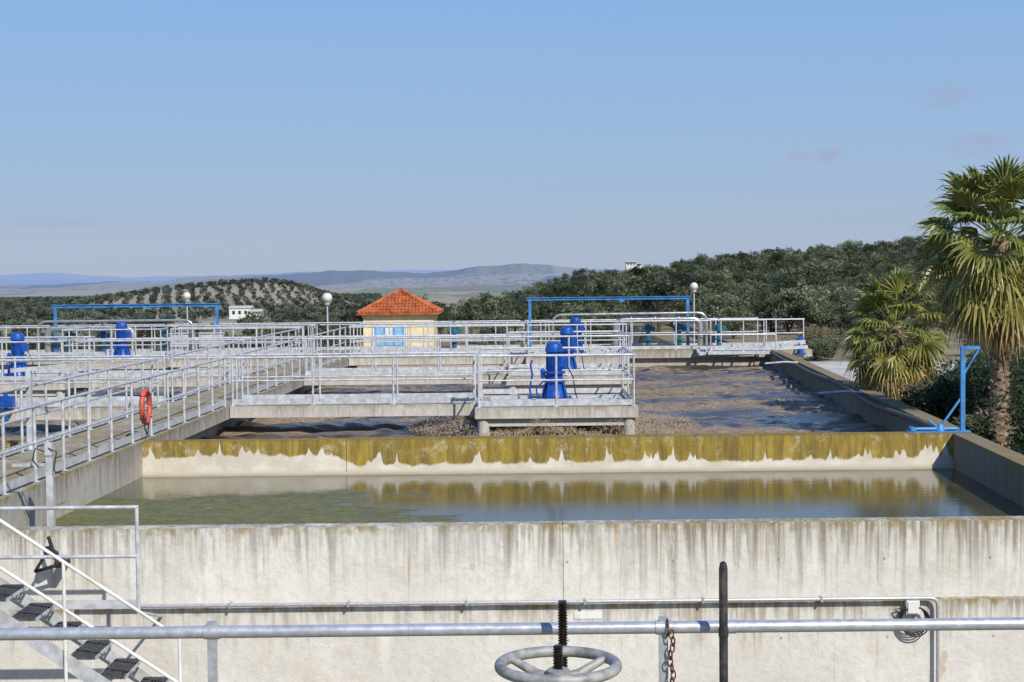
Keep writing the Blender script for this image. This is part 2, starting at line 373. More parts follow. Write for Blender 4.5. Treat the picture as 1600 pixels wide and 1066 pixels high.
railing([(-22.8,YE+6),(3,YE+6)],z=-.2,sp=1.6)
railing([(-22.4,28),(-21.9,YE)],sp=1.6)

def spray(c,n,seed):
    r=np.random.default_rng(seed); b=MB()
    for i in range(n):
        t=r.uniform(0,6.283); q=r.uniform(0,1); R=1.1+q*2.2
        jet=0.45+0.35*math.sin(t*7+seed)+.2*math.sin(t*17)
        z=WZ+0.01+abs(jet)*0.45*4*q*(1-q)*r.uniform(0.0,1)**.7+abs(r.normal())*.03
        p=Vector((c[0]+R*math.cos(t)+r.normal()*.06,c[1]+R*math.sin(t)+r.normal()*.06,z)); s=abs(r.normal())*.005+.0025
        k=r.uniform(.7,1.3)
        b.add([p+Vector((s,0,-s*.6)),p+Vector((-s*.6,s,-s*.5)),p+Vector((-s*.6,-s,-s*.5)),p+Vector((0,0,s*2.2))],[(0,1,3),(1,2,3),(2,0,3),(0,2,1)],0,(.48*k,.37*k,.25*k))
    b.build('water_spray',[LEAF],smooth=False,colors=True)
spray(PLC[0],30000,1); spray(PLC[1],9000,2); spray(PLL[1],5000,3)

# ---------------------------------------------------------------- blue gantries
def gantry(x0,x1,y,zb,zt):
    b=MB()
    for x in(x0,x1):
        b.beam((x,y,zb),(x,y,zt),.11,.11); b.box(x-.17,x+.17,y-.17,y+.17,zb,zb+.02)
    b.beam((x0-.15,y,zt+.05),(x1+.15,y,zt+.05),.12,.025); b.beam((x0-.15,y,zt-.04),(x1+.15,y,zt-.04),.12,.025); b.beam((x0-.13,y,zt+.005),(x1+.13,y,zt+.005),.02,.07)
    b.box((x0+x1)/2+.4,(x0+x1)/2+.6,y-.08,y+.08,zt-.13,zt-.06)
    b.build('blue_lifting_gantry',[BLUE2])
gantry(.7,6.75,YE+1.6,0,1.92); gantry(-17.5,-11.3,YE+1.6,0,1.83)
def loop(pts,r,name='steel_pipe',mat=STEEL,R=.35):
    P=[Vector(p) for p in pts]; out=[P[0]]
    for k in range(1,len(P)-1):
        a=(P[k-1]-P[k]).normalized();c=(P[k+1]-P[k]).normalized()
        for i in range(7):
            t=i/6; out.append(P[k]+a*R*(1-t)**2+c*R*t**2)
    out.append(P[-1]); b=MB(); b.path(out,r,0,12); 
    return b,mat,name
def fin(l): l[0].build(l[2],[l[1]])
b,_,_=loop([(1.55,YE+.7,0),(1.55,YE+.7,1.33),(7.35,YE+.7,1.36),(7.35,YE+.7,0)],.05); b.build('steel_pipe',[STEEL])
l=loop([(3.95,YE+.9,0),(3.95,YE+.9,1.12),(7.15,YE+.9,1.12),(7.15,YE+.9,-.3)],.115); 
for x in(4.5,5.4,6.3): l[0].tube((x,YE+.9,1.12),(x+.05,YE+.9,1.12),.16,0,14)
fin(l)
fin(loop([(-17.9,YE+.7,0),(-17.9,YE+.7,1.28),(-12.05,YE+.7,1.28),(-12.05,YE+.7,0)],.05))
l=loop([(-17.6,YE+.9,0),(-17.6,YE+.9,1.0),(-14.35,YE+.9,1.0),(-14.35,YE+.9,-.3)],.115)
for x in(-16.9,-15.9,-15.0): l[0].tube((x,YE+.9,1.0),(x+.05,YE+.9,1.0),.16,0,14)
fin(l)
def valve(x,y,z=0.0):
    b=MB(); b.lathe((x,y,z),[(.16,0),(.16,.05),(.09,.06),(.09,.3),(.17,.31),(.17,.36),(.08,.37),(.07,.62),(.14,.64),(.14,.86),(.05,.9),(.04,1.12),(.001,1.13)],0,14)
    b.box(x+.08,x+.27,y-.1,y+.1,z+.64,z+.82); b.torus((x-.2,y,z+.75),.13,.018,'x',0,18,6); b.tube((x-.2,y,z+.75),(x,y,z+.75),.02); b.build('sluice_valve_actuator',[TEAL])
for x in(-2.2,5.2,6.4,-15.6,-13.2,-16.9,2.6,7.9): valve(x,YE+1.3)
for x in(-13.0,-11.9):
    b=MB(); b.box(x,x+.9,YE+1.0,YE+1.4,.05,.75); b.box(x+.04,x+.86,YE+.985,YE+1.0,.1,.7); b.box(x+.78,x+.81,YE+.96,YE+.985,.35,.5); b.box(x-.02,x+.92,YE+.96,YE+1.44,.75,.79)
    b.tube((x+.1,YE+1.2,0),(x+.1,YE+1.2,.05),.04); b.tube((x+.8,YE+1.2,0),(x+.8,YE+1.2,.05),.04); b.build('control_cabinet',[GALV])
b=MB(); y=YE-.2
b.beam((6.9,y,.02),(10.9,y,.26),.2,.16); b.beam((6.9,y-.5,-.12),(10.9,y-.5,.1),.12,.12); b.beam((6.9,y,.02),(6.9,y-.5,-.12),.1,.1)
for i in range(6): b.beam((7.2+i*.7,y,.05+i*.042),(7.2+i*.7,y-.5,-.1+i*.038),.06,.06)
b.build('weir_beam',[GALV])
b=MB(); b.lathe((10.75,YE-.1,-.2),[(.2,0),(.2,.05),(.12,.06),(.12,.3),(.17,.31),(.17,.55),(.1,.62),(.001,.63)],0,18); b.box(10.5,10.7,YE-.2,YE,.12,.3); b.build('weir_drive_motor',[BLUE])
railing([(XR(YE)-.1,YE+.6),(11.0,YE+.6)],sp=1.2); railing([(7.3,YE-.9),(9.7,YE-.9)],z=-.02,sp=1.2,h=1.15)
b=MB(); b.box(7.2,9.8,YE-1.0,YE-.75,-.14,-.02); b.build('steel_edge_beam',[GALV])
b=MB(); b.box(XR(YE)+.35,11.2,YE-.1,YE+1.2,-.3,-.03); b.build('concrete_landing_slab',[CD],smooth=False)

b=MB(); pts=[(XR(yy)-.22+.06*math.sin(yy*.7),yy,-.03+.035*math.sin(yy*.5)) for yy in np.linspace(27.8,55,40)]
b.path(pts,.06,0,10)
for yy in(36,48): b.path([(XR(yy)-.1,yy,.03),(XR(yy)-.5,yy+.1,.05),(XR(yy)-1.1,yy+.2,.0)],.03,1,8)
b.build('rubber_air_hose',[HOSE,GALV])
b=MB(); x=8.02;y=27.3
b.box(x-1.0,x+.12,y-.1,y+.1,0,.025); b.beam((x,y,.02),(x,y,1.5),.075,.075); b.beam((x-.04,y,1.5),(x+.3,y,1.5),.06,.06)
b.beam((x+.28,y,1.46),(x+.03,y,1.05),.03,.03); b.beam((x-.02,y,.62),(x-.42,y,.06),.035,.035); b.tube((x-.85,y,.06),(x-.1,y,.06),.03)
b.tube((x-.9,y-.1,.06),(x-.9,y+.1,.06),.05); b.lathe((x-.4,y,.02),[(.08,0),(.06,.1),(.02,.14)],0,10)
b.tube((x-.42,y,.06),(x-.62,y,.22),.02); b.build('blue_davit_crane',[BLUE2])

b=MB(); yy=27.6; xx=XL(yy)-.06
b.torus((xx,yy,.58),.29,.05,'x',0,36,12)
for k in range(4):
    t=math.pi/4+k*math.pi/2; 
    M=Matrix.Rotation(t,3,'X'); b.torus(Vector((xx,yy,.58))+M@Vector((0,.29,0)),.055,.012,'z',1,16,6)
b.path([(xx+.03,yy-.3,.55),(xx+.05,yy-.3,.2),(xx+.05,yy-.1,.08),(xx+.04,yy+.05,.3)],.012,1,6)
b.build('lifebuoy',[ORANGE,DARK])
b=MB(); x=-6.18;y=20.4
b.beam((x,y,-1.2),(x,y,.55),.09,.09); b.box(x-.05,x+.05,y-.06,y+.04,.55,.72); b.box(x-.5,x,y-.02,y+.02,.40,.44)
b.path([(x-.05,y-.07,.6),(x-.16,y-.1,.66),(x-.2,y-.1,.5),(x-.12,y-.1,.4)],.010,1,6); b.path([(x,y-.06,.65),(x+.12,y-.1,.6),(x+.08,y-.1,.35),(x+.2,y-.1,.3)],.009,1,6)
b.build('level_sensor_post',[GALV,DARK])
b=MB(); b.box(-11.45,-11.1,34.0,34.2,0.05,.3); b.tube((-11.28,34.1,.3),(-11.28,34.1,.4),.05); b.tube((-11.28,34.1,-.3),(-11.28,34.1,.05),.04); b.build('blue_junction_box',[BLUE])
b=MB(); b.beam((XW(26)+.1,26,0),(XW(26)+.1,26,1.35),.09,.09); b.beam((XW(26)-.2,26,1.35),(XW(26)+.75,26,1.42),.07,.07); b.box(XW(26)+.01,XW(26)+.22,25.88,26.12,0,.02); b.build('steel_davit_post',[GALV])

# ---------------------------------------------------------------- front-left platform rail and stair
b=MB()
for x in(-7.8,-4.05):
    b.tube((x,16.4,-.72),(x,16.4,.44),.021,0,10)
    b.tube((x,16.4,-.70),(x,YF-.14,-.98),.018,0,8)
for z in(.44,-.09): b.tube((-7.8,16.4,z),(-4.03,16.4,z),.021,0,10)
b.beam((-7.8,16.4,-.61),(-4.03,16.4,-.61),.03,.09); b.build('metal_railing',[GALV])
b=MB(); sl=-.68/1.0
def zs(x,z0): return z0+sl*(x+5.03)
for (z0) in(.50,.02):
    for yy in(15.05,): b.tube((-5.9,yy,zs(-5.9,z0)),(-3.32 if z0>.3 else -3.3,yy,zs(-3.32,z0)),.018,0,10)
for x in(-4.45,-3.32): b.tube((x,15.05,zs(x,.5)),(x,15.05,-3.2),.018,0,10)
b.build('stair_handrail',[WHITE])
b=MB()
for yy in(15.08,15.85): b.beam((-6.0,yy,zs(-6.0,-.50)),(-2.6,yy,zs(-2.6,-.50)),.012,.15,0)
for k in range(11):
    x=-5.75+k*.29; z=zs(x,-.36)
    for j in range(9): b.box(x-.14+j*.033,x-.134+j*.033,15.09,15.84,z-.03,z,1)
    for j in range(12): b.box(x-.14,x+.13,15.1+j*.066,15.105+j*.066,z-.028,z-.004,1)
    b.box(x-.145,x-.14,15.09,15.84,z-.03,z+.004,0); b.box(x+.13,x+.136,15.09,15.84,z-.03,z+.004,0)
b.build('steel_staircase',[GALV,STEP])
b=MB(); ox=-5.28; oz=-.22; y=17.3
b.tube((ox,y,oz+.20),(ox+.10,y,oz-.12),.022,0,8); b.tube((ox-.16,y,oz-.20),(ox+.12,y,oz-.12),.02,0,8); b.tube((ox-.02,y,oz+.02),(ox-.16,y,oz-.2),.018,0,8)
b.tube((ox+.02,y-.1,oz+.06),(ox+.05,y+.05,oz-.02),.055,0,14); b.box(ox+.06,ox+.16,y,YF,oz-.16,oz-.10); b.build('floodlight_bracket',[DARK])

# conduit, box and cable coil on the front wall
bb,_,_=loop([(-5.0,17.38,-.845),(4.83,17.38,-.845),(4.83,17.38,-3.5)],.022,R=.1)
for x in np.arange(-4.6,4.8,1.35): bb.box(x-.012,x+.012,17.35,17.46,-.875,-.815)
bb.build('steel_conduit',[GALV2])
b=MB(); b.box(4.47,4.62,17.37,17.46,-1.03,-.87); b.box(4.485,4.605,17.355,17.37,-1.015,-.885,0)
for k in range(4): b.torus((4.54+.01*k,17.40-.012*k,-1.08-.012*k),.15+.006*k,.008,'y',1,30,6)
b.path([(4.40,17.4,-1.05),(4.35,17.4,-.98),(4.42,17.4,-.96),(4.5,17.4,-1.0)],.008,1,6); b.build('junction_box_with_cable_coil',[WHITE,DARK])
b=MB(); b.box(.68,1.0,17.452,17.459,-1.06,-.97); b.build('blank_label_plate',[WHITE])

# ---------------------------------------------------------------- foreground rail, handwheel, rods, chain
b=MB(); y=5.8; zr=1.548
b.tube((-4,y,zr),(4,y,zr),.0235,0,24)
for x in(-1.155,.565): 
    b.box(x-.017,x+.017,y-.012,y+.012,0.2,zr+.04); b.tube((x-.03,y,zr),(x+.03,y,zr),.027,0,20)
b.tube((.80,y,zr),(.84,y,zr),.0262,0,20); b.tube((-3.0,y,1.05),(4,y,1.05),.02,0,14)
b.build('foreground_railing',[GALV2])
b=MB(); b.lathe((.778,5.68,.3),[(.0165,0),(.0165,1.495),(.012,1.517),(.001,1.523)],0,20); b.tube((.778,5.68,1.54),(.778,5.68,1.57),.019,0,16)
b.build('penstock_rod',[RODM])
b=MB(); x,y=.178,5.68
b.tube((x,y,.3),(x,y,1.60),.0135,0,14)
for k in range(26):
    z=1.40+k*.0105; b.lathe((x,y,z),[(.0135,0),(.0185,.003),(.0185,.005),(.0135,.0085)],0,14)
b.tube((x,y,1.675),(x,y,1.68),.016,0,14); b.build('threaded_spindle',[GREASE])
b=MB(); c=Vector((.146,5.2,1.560))
b.torus(c,.199,.0195,'z',0,72,16)
for k in range(3):
    t=k*2*math.pi/3+.5; d=Vector((math.cos(t),math.sin(t),0))
    P=[c+d*r+Vector((0,0,h)) for r,h in((.03,-.045),(.08,-.04),(.14,-.018),(.19,0))]
    for i in range(3): b.tube(P[i],P[i+1],.019-.002*i,0,12,.017-.002*i)
b.lathe((c.x,c.y,c.z-.11),[(.055,0),(.05,.03),(.042,.06),(.04,.095),(.03,.1)],0,20)
b.lathe((c.x,c.y,c.z-1.2),[(.05,0),(.05,1.06),(.075,1.07),(.075,1.09),(.06,1.1)],0,20)
b.tube(c+Vector((0,0,-.03)),c+Vector((0,0,.07)),.013,1,12)
for k in range(9): b.lathe((c.x,c.y,c.z-.015+k*.0095),[(.013,0),(.018,.003),(.018,.005),(.013,.008)],1,12)
b.build('valve_handwheel',[WHEEL,GREASE])
b=MB()
for k in range(16):
    M=Matrix.Rotation(.5+(math.pi/2 if k%2 else 0)+.15*math.sin(k),3,'Z')@Matrix.Rotation(math.pi/2,3,'X')
    b.torus((.592+.006*math.sin(k*1.3),5.76,1.53-k*.026),.013,.0036,'z',0,14,6,1.0,M@Matrix.Diagonal((.75,1.35,1)))
b.torus((.58,5.79,1.55),.032,.004,'x',0,18,6); b.build('rusty_chain',[RUST])

# ---------------------------------------------------------------- hut
hut=bpy.data.objects.new('yellow_hut',None); scene.collection.objects.link(hut)
hx,hy=-6.28,87.0; w=1.95
b=MB(); b.box(hx-w,hx+w,hy-w,hy+w,-2.6,.80); b.box(hx-w-.06,hx+w+.06,hy-w-.06,hy+w+.06,.55,.70); b.build('walls',[YEL],hut,smooth=False)
b=MB(); e=2.26; ze=.78; za=2.02
b.add([(hx-e,hy-e,ze),(hx+e,hy-e,ze),(hx+e,hy+e,ze),(hx-e,hy+e,ze),(hx,hy,za)],[(0,1,4),(1,2,4),(2,3,4),(3,0,4),(3,2,1,0)])
N=11
for q in range(4):
    R=Matrix.Rotation(q*math.pi/2,3,'Z')
    for i in range(-N,N+1):
        xx=e*i/(N+.5); t=1-abs(xx)/e
        for s in range(int(8*t)+1):
            t0=s/8; t1=min(t,(s+1.12)/8)
            if t1-t0<.01: continue
            a=R@Vector((xx,-e*(1-t0),0)); c2=R@Vector((xx,-e*(1-t1),0))
            b.tube((hx+a.x,hy+a.y,ze+(za-ze)*t0+.05),(hx+c2.x,hy+c2.y,ze+(za-ze)*t1),.078,0,6,.055)
    a=R@Vector((-e,-e,0)); b.tube((hx+a.x,hy+a.y,ze+.04),(hx,hy,za+.05),.10)
b.lathe((hx,hy,za-.02),[(.2,0),(.18,.06),(.08,.1),(.001,.12)],0,12)
b.box(hx-e-.02,hx+e+.02,hy-e-.02,hy+e+.02,ze-.07,ze-.01)
b.build('roof',[TILE],hut,smooth=False)
b=MB(); x0=hx-1.35; 
b.box(x0,x0+1.65,hy-w-.05,hy-w-.0,-2.2,.12,0)
for i in range(3):
    for j in range(4): b.box(x0+.1+i*.52,x0+.50+i*.52,hy-w-.07,hy-w-.05,-2.1+j*.56,-1.66+j*.56,1 if (i==1 and j==3) else 3)
b.box(x0-.08,x0+1.73,hy-w-.1,hy-w,.12,.2,2); b.box(x0-.08,x0,hy-w-.08,hy-w,-2.2,.12,2); b.box(x0+1.65,x0+1.73,hy-w-.08,hy-w,-2.2,.12,2)
HB2=m_simple('light_blue_panel',(0.25,0.48,0.74),0.5,0,0.2,6)
b.build('shutter_door',[HBLUE,WHITE,WHITE,HB2],hut,smooth=False)

def lamp(x,y,zc,zb,r=.2):
    b=MB(); b.tube((x,y,zb),(x,y,zc-r-.1),.045,0,10,.035); b.lathe((x,y,zc-r-.12),[(.05,0),(.11,.05),(.12,.12),(.09,.14)],0,14); b.sphere((x,y,zc),r,1); b.lathe((x,y,zb),[(.12,0),(.1,.25),(.05,.3)],0,12)
    b.build('globe_street_lamp',[GALV,GLOBE])
lamp(-16.9,80,1.92,-2.6); lamp(-7.5,62.5,2.0,-2.5,.21); lamp(8.55,72,2.22,-2.5,.19)

# ---------------------------------------------------------------- terrain
tabx=[-60,-20,-11,2,11,21,32,54,68,90,140,220,400]; tabz=[-10,-9,-6.0,-3.0,-.7,0.0,1.9,3.9,4.8,5.8,7.8,9.8,10]
def sst(a,b_,v): 
    t=np.clip((v-a)/(b_-a),0,1); return t*t*(3-2*t)
uB=[-2000,0,120,230,300,380,450,520,600,700,760,820,860,900,1000,1200,1600,3000]; pB=[-14,-13,-9,-4,-1,2,3,8,4,4,11,17,13,9,0,-5,-5,-5]
uC=[-2000,0,60,130,200,300,500,560,640,700,1600,3000]; pC=[3,5,9,6,0,1,6,7,8,6,4,4]
def terrain(x,y):
    x=np.asarray(x,float);y=np.asarray(y,float)
    base=np.interp(y,[0,90,200,500,900,1500,2500],[-2.4,-2.4,-7.5,-11,-18,-22,-22])
    z=base.copy()
    hill=np.interp(x,tabx,tabz); near=np.where(x>9,-1.2,-2.4)
    up=sst(105,250,y); dn=sst(275,430,y)
    rm=sst(-32,-8,x)
    hz=near*(1-up)+hill*up; hz=hz*(1-dn)+base*dn
    z=np.where(y>60,z*(1-rm)+hz*rm,z)
    sx=np.where(x<-145,95,42); z=z+17.0*np.exp(-((x+145)/sx)**2-((y-900)/170)**2)
    z=z+5*np.exp(-((x+330)/130)**2-((y-1150)/200)**2)
    yy=np.maximum(y,1); u=800+x/yy*2400
    hB=2.9+np.interp(u,uB,pB)*1.5 +1.5*np.sin(u*.045)+.8*np.sin(u*.11+1)+.4*np.sin(u*.27); g=np.exp(-((y-3600)/650)**2); z=z*(1-g)+hB*g
    hC=2.9+np.interp(u,uC,pC)*3.4+2.0*np.sin(u*.03)+1.2*np.sin(u*.083)+.8*np.sin(u*.21); g=sst(5500,8200,y); z=z*(1-g)+hC*g
    z=z+sst(120,400,y)*.5*np.sin(x*.05+1)*np.sin(y*.03)+sst(1500,2500,y)*2*np.sin(x*.006)*np.sin(y*.004+2)+sst(2400,3200,y)*1.5*np.sin(x*.02+y*.006)
    z=np.where(y<62,-4.0,z); return z
ang=np.concatenate([np.linspace(-180,-30,40)[:-1],np.linspace(-30,30,420),np.linspace(30,180,40)[1:]])
rr=np.concatenate([np.linspace(2,58,12),np.geomspace(60,12500,300)])
A,Rr=np.meshgrid(np.radians(ang),rr); X=Rr*np.sin(A);Y=Rr*np.cos(A); Z=terrain(X,Y)
nx=len(ang);ny=len(rr)
V=np.stack([X,Y,Z],-1).reshape(-1,3)
idx=np.arange(nx*ny).reshape(ny,nx)
F=np.stack([idx[:-1,:-1],idx[:-1,1:],idx[1:,1:],idx[1:,:-1]],-1).reshape(-1,4)[:,::-1]
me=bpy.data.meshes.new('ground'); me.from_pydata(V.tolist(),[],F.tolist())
t=NT('terrain'); p=t.pos(); x,y,z=t.sep(p)
n1=t.noise(p,.02,5,.6); n2=t.noise(p,.6,6,.65)
near=t.mix(t.ss(n1,.4,.6),(.25,.20,.115),(.15,.15,.065)); near=t.mix(t.ss(n2,.4,.7,0,.6),near,(.32,.26,.16))
mid=t.mix(t.ss(n2,.3,.7),(.35,.305,.235),(.29,.265,.20)); mid=t.mix(t.ss(t.noise(p,.008,4,.6),.47,.58,0,.75),mid,(.19,.205,.125))
vf=t.n('ShaderNodeTexVoronoi'); t.l(t.mapping(p,(.0045,.0022,0)),vf.inputs['Vector']); vf.inputs['Scale'].default_value=1.0
vs=t.n('ShaderNodeSeparateColor'); t.l(vf.outputs['Color'],vs.inputs[0])
far=t.mix(t.ss(vs.outputs[0],.40,.45),(.22,.25,.14),(.34,.30,.225)); far=t.mix(t.ss(vs.outputs[1],.55,.6),far,(.12,.14,.105))
vd=t.n('ShaderNodeTexVoronoi'); t.l(t.mapping(p,(.07,.02,0)),vd.inputs['Vector']); vd.inputs['Scale'].default_value=1.0; vd.inputs['Randomness'].default_value=.8
far=t.mix(t.math('MULTIPLY',t.ss(vd.outputs['Distance'],.25,.5,1,0),t.ss(vs.outputs[2],.35,.4,0,.85)),far,(.09,.11,.08))
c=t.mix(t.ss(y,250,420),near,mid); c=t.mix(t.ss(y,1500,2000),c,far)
c=t.mix(t.ss(y,1400,3600,0,.60),c,(.20,.26,.375)); c=t.mix(t.ss(y,4200,7000,0,.9),c,(.27,.34,.475))  # distance haze painted into the ground colour, bluer further out
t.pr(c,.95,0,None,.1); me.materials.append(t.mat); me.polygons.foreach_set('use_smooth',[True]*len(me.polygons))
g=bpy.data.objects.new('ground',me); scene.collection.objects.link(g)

b=MB(); b.prism([(XR(17.9)+.35,17.9),(60,17.9),(90,120),(12.3,120),(XR(YE+.4)+.9,YE+1.2),(XR(YE+.4)+.35,YE+.4)],-4,-.7); b.build('planting_bank_ground',[SOIL],smooth=False)
b=MB(); b.prism([(XR(47)+.42,47),(40,45.5),(44,57),(XR(57)+1.1,60)],-.7,-.655)
b.build('concrete_pavement',[PAVE],smooth=False)
b=MB(); b.prism([(XR(46.8)+.42,46.7),(40,45.2),(40,45.35),(XR(47)+.42,46.95)],-.7,-.55); b.build('kerb',[PAVE],smooth=False)

# ---------------------------------------------------------------- vegetation
def foliage(b,c,rad3,n,ls,cols,seed,shell=.55,flat=0):
    r=np.random.default_rng(seed)
    for i in range(n):
        d=r.normal(size=3); d/=np.linalg.norm(d); q=(shell+(1-shell)*r.uniform())*(1+.12*r.normal())
        p=Vector((c[0]+d[0]*rad3[0]*q,c[1]+d[1]*rad3[1]*q,c[2]+d[2]*rad3[2]*q))
        a=Vector(r.normal(size=3)).normalized(); o=a.orthogonal().normalized(); s=ls*r.uniform(.6,1.4)
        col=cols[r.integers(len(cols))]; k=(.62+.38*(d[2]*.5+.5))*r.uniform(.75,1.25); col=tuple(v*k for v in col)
        b.add([p-a*s,p-o*s*.38,p+a*s,p+o*s*.38],[(0,1,2,3)],0,col)
OL=[(.15,.178,.088),(.195,.22,.125),(.115,.14,.066),(.24,.26,.165),(.13,.152,.08)]
OLF=[(.16,.185,.125),(.185,.21,.145),(.14,.165,.11)]  # far-tree leaf colours with distance haze mixed in, paler and blue-grey
def olive(seed,nl,ls,clumps,cols=OL):
    r=random.Random(seed); b=MB()
    for k in range(r.choice([2,3])):
        a=r.uniform(0,6.28); p0=Vector((.12*math.cos(a),.12*math.sin(a),-.4)); p1=p0+Vector((.35*math.cos(a),.35*math.sin(a),1.4)); b.tube(p0,p1,.16,1,6,.1,col=(.1,.08,.06))
        for j in range(3):
            a2=a+r.uniform(-1,1); p2=p1+Vector((.7*math.cos(a2),.7*math.sin(a2),.9)); b.tube(p1,p2,.08,1,5,.03)
    for k in range(clumps):
        a=r.uniform(0,6.28); R=r.uniform(0,1.6)*1; zc=r.uniform(1.4,3.3)-.25*R
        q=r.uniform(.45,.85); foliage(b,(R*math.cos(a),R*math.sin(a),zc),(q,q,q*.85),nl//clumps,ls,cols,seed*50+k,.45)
    return b
def instancer(name,pts,tree):
    vs=[];fs=[]
    for (x,y,z,s,a) in pts:
        o=len(vs); h=s/2
        for k in range(4):
            t=a+k*math.pi/2+math.pi/4; vs.append((x+h*1.4142*math.cos(t),y+h*1.4142*math.sin(t),z))
        fs.append((o,o+1,o+2,o+3))
    me=bpy.data.meshes.new(name); me.from_pydata(vs,[],fs); o=bpy.data.objects.new(name,me); scene.collection.objects.link(o)
    o.instance_type='FACES'; o.use_instance_faces_scale=True; o.show_instancer_for_render=False; o.show_instancer_for_viewport=False
    tree.parent=o
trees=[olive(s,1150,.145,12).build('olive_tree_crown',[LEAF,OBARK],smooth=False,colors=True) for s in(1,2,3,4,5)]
P=[[],[],[],[],[]]
R=random.Random(3)
yy=104
while yy<345:
    sp=3.9+ (yy-104)*.006
    xx=-26+R.uniform(0,3)
    while xx<yy*.42:
        x=xx+R.uniform(-1.2,1.2); y=yy+R.uniform(-1.5,1.5)
        dens=.94 if x>2 else .5
        if R.random()<dens and not(x<-7 and y>170):
            P[R.randrange(5)].append((x,y,float(terrain(x,y)),R.choice([R.uniform(.5,.8),R.uniform(.7,1.0),R.uniform(.8,1.15)]),R.uniform(0,6.28)))
        xx+=sp
    yy+=4.8
for k in range(190):
    y=R.uniform(95,300); x=R.uniform(-.42*y,-.06*y)
    if y<140 and abs(x+6.5)<6: continue
    if -.21*y<x<-.15*y and R.random()<.85: continue
    P[R.randrange(5)].append((x,y,float(terrain(x,y))-.2,R.uniform(.5,.85),R.uniform(0,6.28)))
for k in range(46):
    y=R.uniform(66,92); x=R.uniform(-.42*y,8)
    if abs(x-hx)<3.2 : continue
    P[R.randrange(5)].append((x,y,-2.9,R.uniform(.4,.68),R.uniform(0,6.28)))
for k in range(100):
    y=R.uniform(82,106); x=R.uniform(.13*y,.42*y); P[R.randrange(5)].append((x,y,-.9,R.uniform(.45,.85),R.uniform(0,6.28)))
for k in range(5): instancer('olive_grove',P[k],trees[k])
ft=[olive(s,170,.40,7,OLF).build('distant_olive_crown',[LEAF,OBARK],smooth=False,colors=True) for s in(11,12)]
P=[[],[]]
ca,sa=math.cos(.22),math.sin(.22)
for i in range(-200,200):
    for j in range(-140,160):
        a=i*6.2+R.uniform(-1.2,1.2); c2=j*10.0+R.uniform(-1.1,1.1); x=a*ca-c2*sa-200; y=a*sa+c2*ca+950
        if y<330 or y>1900 or not(-.40*y<x<-.085*y): continue
        if math.sin(x*.013+2)+math.sin(y*.009)>1.7: continue
        if -.205*y<x<-.155*y and y<505: continue
        if R.random()<.06: continue
        P[R.randrange(2)].append((x,y,float(terrain(x,y)),R.uniform(.75,1.15),R.uniform(0,6.28)))
for k in range(2): instancer('distant_olive_grove',P[k],ft[k])

BU=[(.05,.08,.025),(.07,.105,.035),(.035,.06,.02),(.09,.12,.045)]
def bush(x,y,r,h,seed,cols=BU,ls=.06,n=2600):
    b=MB(); q=random.Random(seed); 
    for k in range(5):
        a=q.uniform(0,6.28); b.tube((x,y,-.8),(x+.5*r*math.cos(a),y+.5*r*math.sin(a),-.7+h*.6),.03,1,5,.01)
    for k in range(9):
        a=q.uniform(0,6.28); R_=q.uniform(0,.6)*r; s=q.uniform(.35,.6)*r
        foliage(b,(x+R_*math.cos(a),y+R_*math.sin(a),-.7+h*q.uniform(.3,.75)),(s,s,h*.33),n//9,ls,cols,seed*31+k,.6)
    b.build('shrub',[LEAF,OBARK],smooth=False,colors=True)
LG=[(.14,.165,.075),(.19,.21,.11),(.10,.12,.055)]
DRY=[(.30,.22,.12),(.22,.17,.09),(.17,.17,.07)]
bush(9.6,27.2,.9,1.1,1); bush(10.1,29.2,.95,1.35,2); bush(9.3,33.0,.8,1.2,3); bush(10.6,33.5,1.2,1.7,4); bush(11.8,36,1.3,1.8,5)
bush(9.5,35.3,.7,1.0,6,LG); bush(10.3,38.5,1.0,1.5,7,LG); bush(12.5,40,1.3,1.6,8); bush(9.9,41.5,.7,.9,9,LG); bush(11.3,31,.9,1.5,10); bush(14,43,1.2,1.4,11,LG); bush(10.9,26.3,.9,1.2,12)
bush(9.0,30.2,.6,.7,13,LG); bush(17,64,1.6,1.3,14,DRY); bush(22,68,2,1.2,15,DRY); bush(14.5,70,1.5,1.0,16,LG)
bush(11.6,44.6,1.0,1.0,17,LG); bush(10.7,43.3,.7,.8,18); bush(13.2,44.5,1.1,1.0,19); bush(15.8,45.0,1.2,1.1,20,LG); bush(12.2,61.5,1.1,1.0,21,LG); bush(14.6,62,1.3,1.2,22); bush(19.6,63,1.5,1.3,23,LG); bush(12.8,66,1.2,1.3,24,DRY)
bush(17.6,45.0,1.1,.9,25)

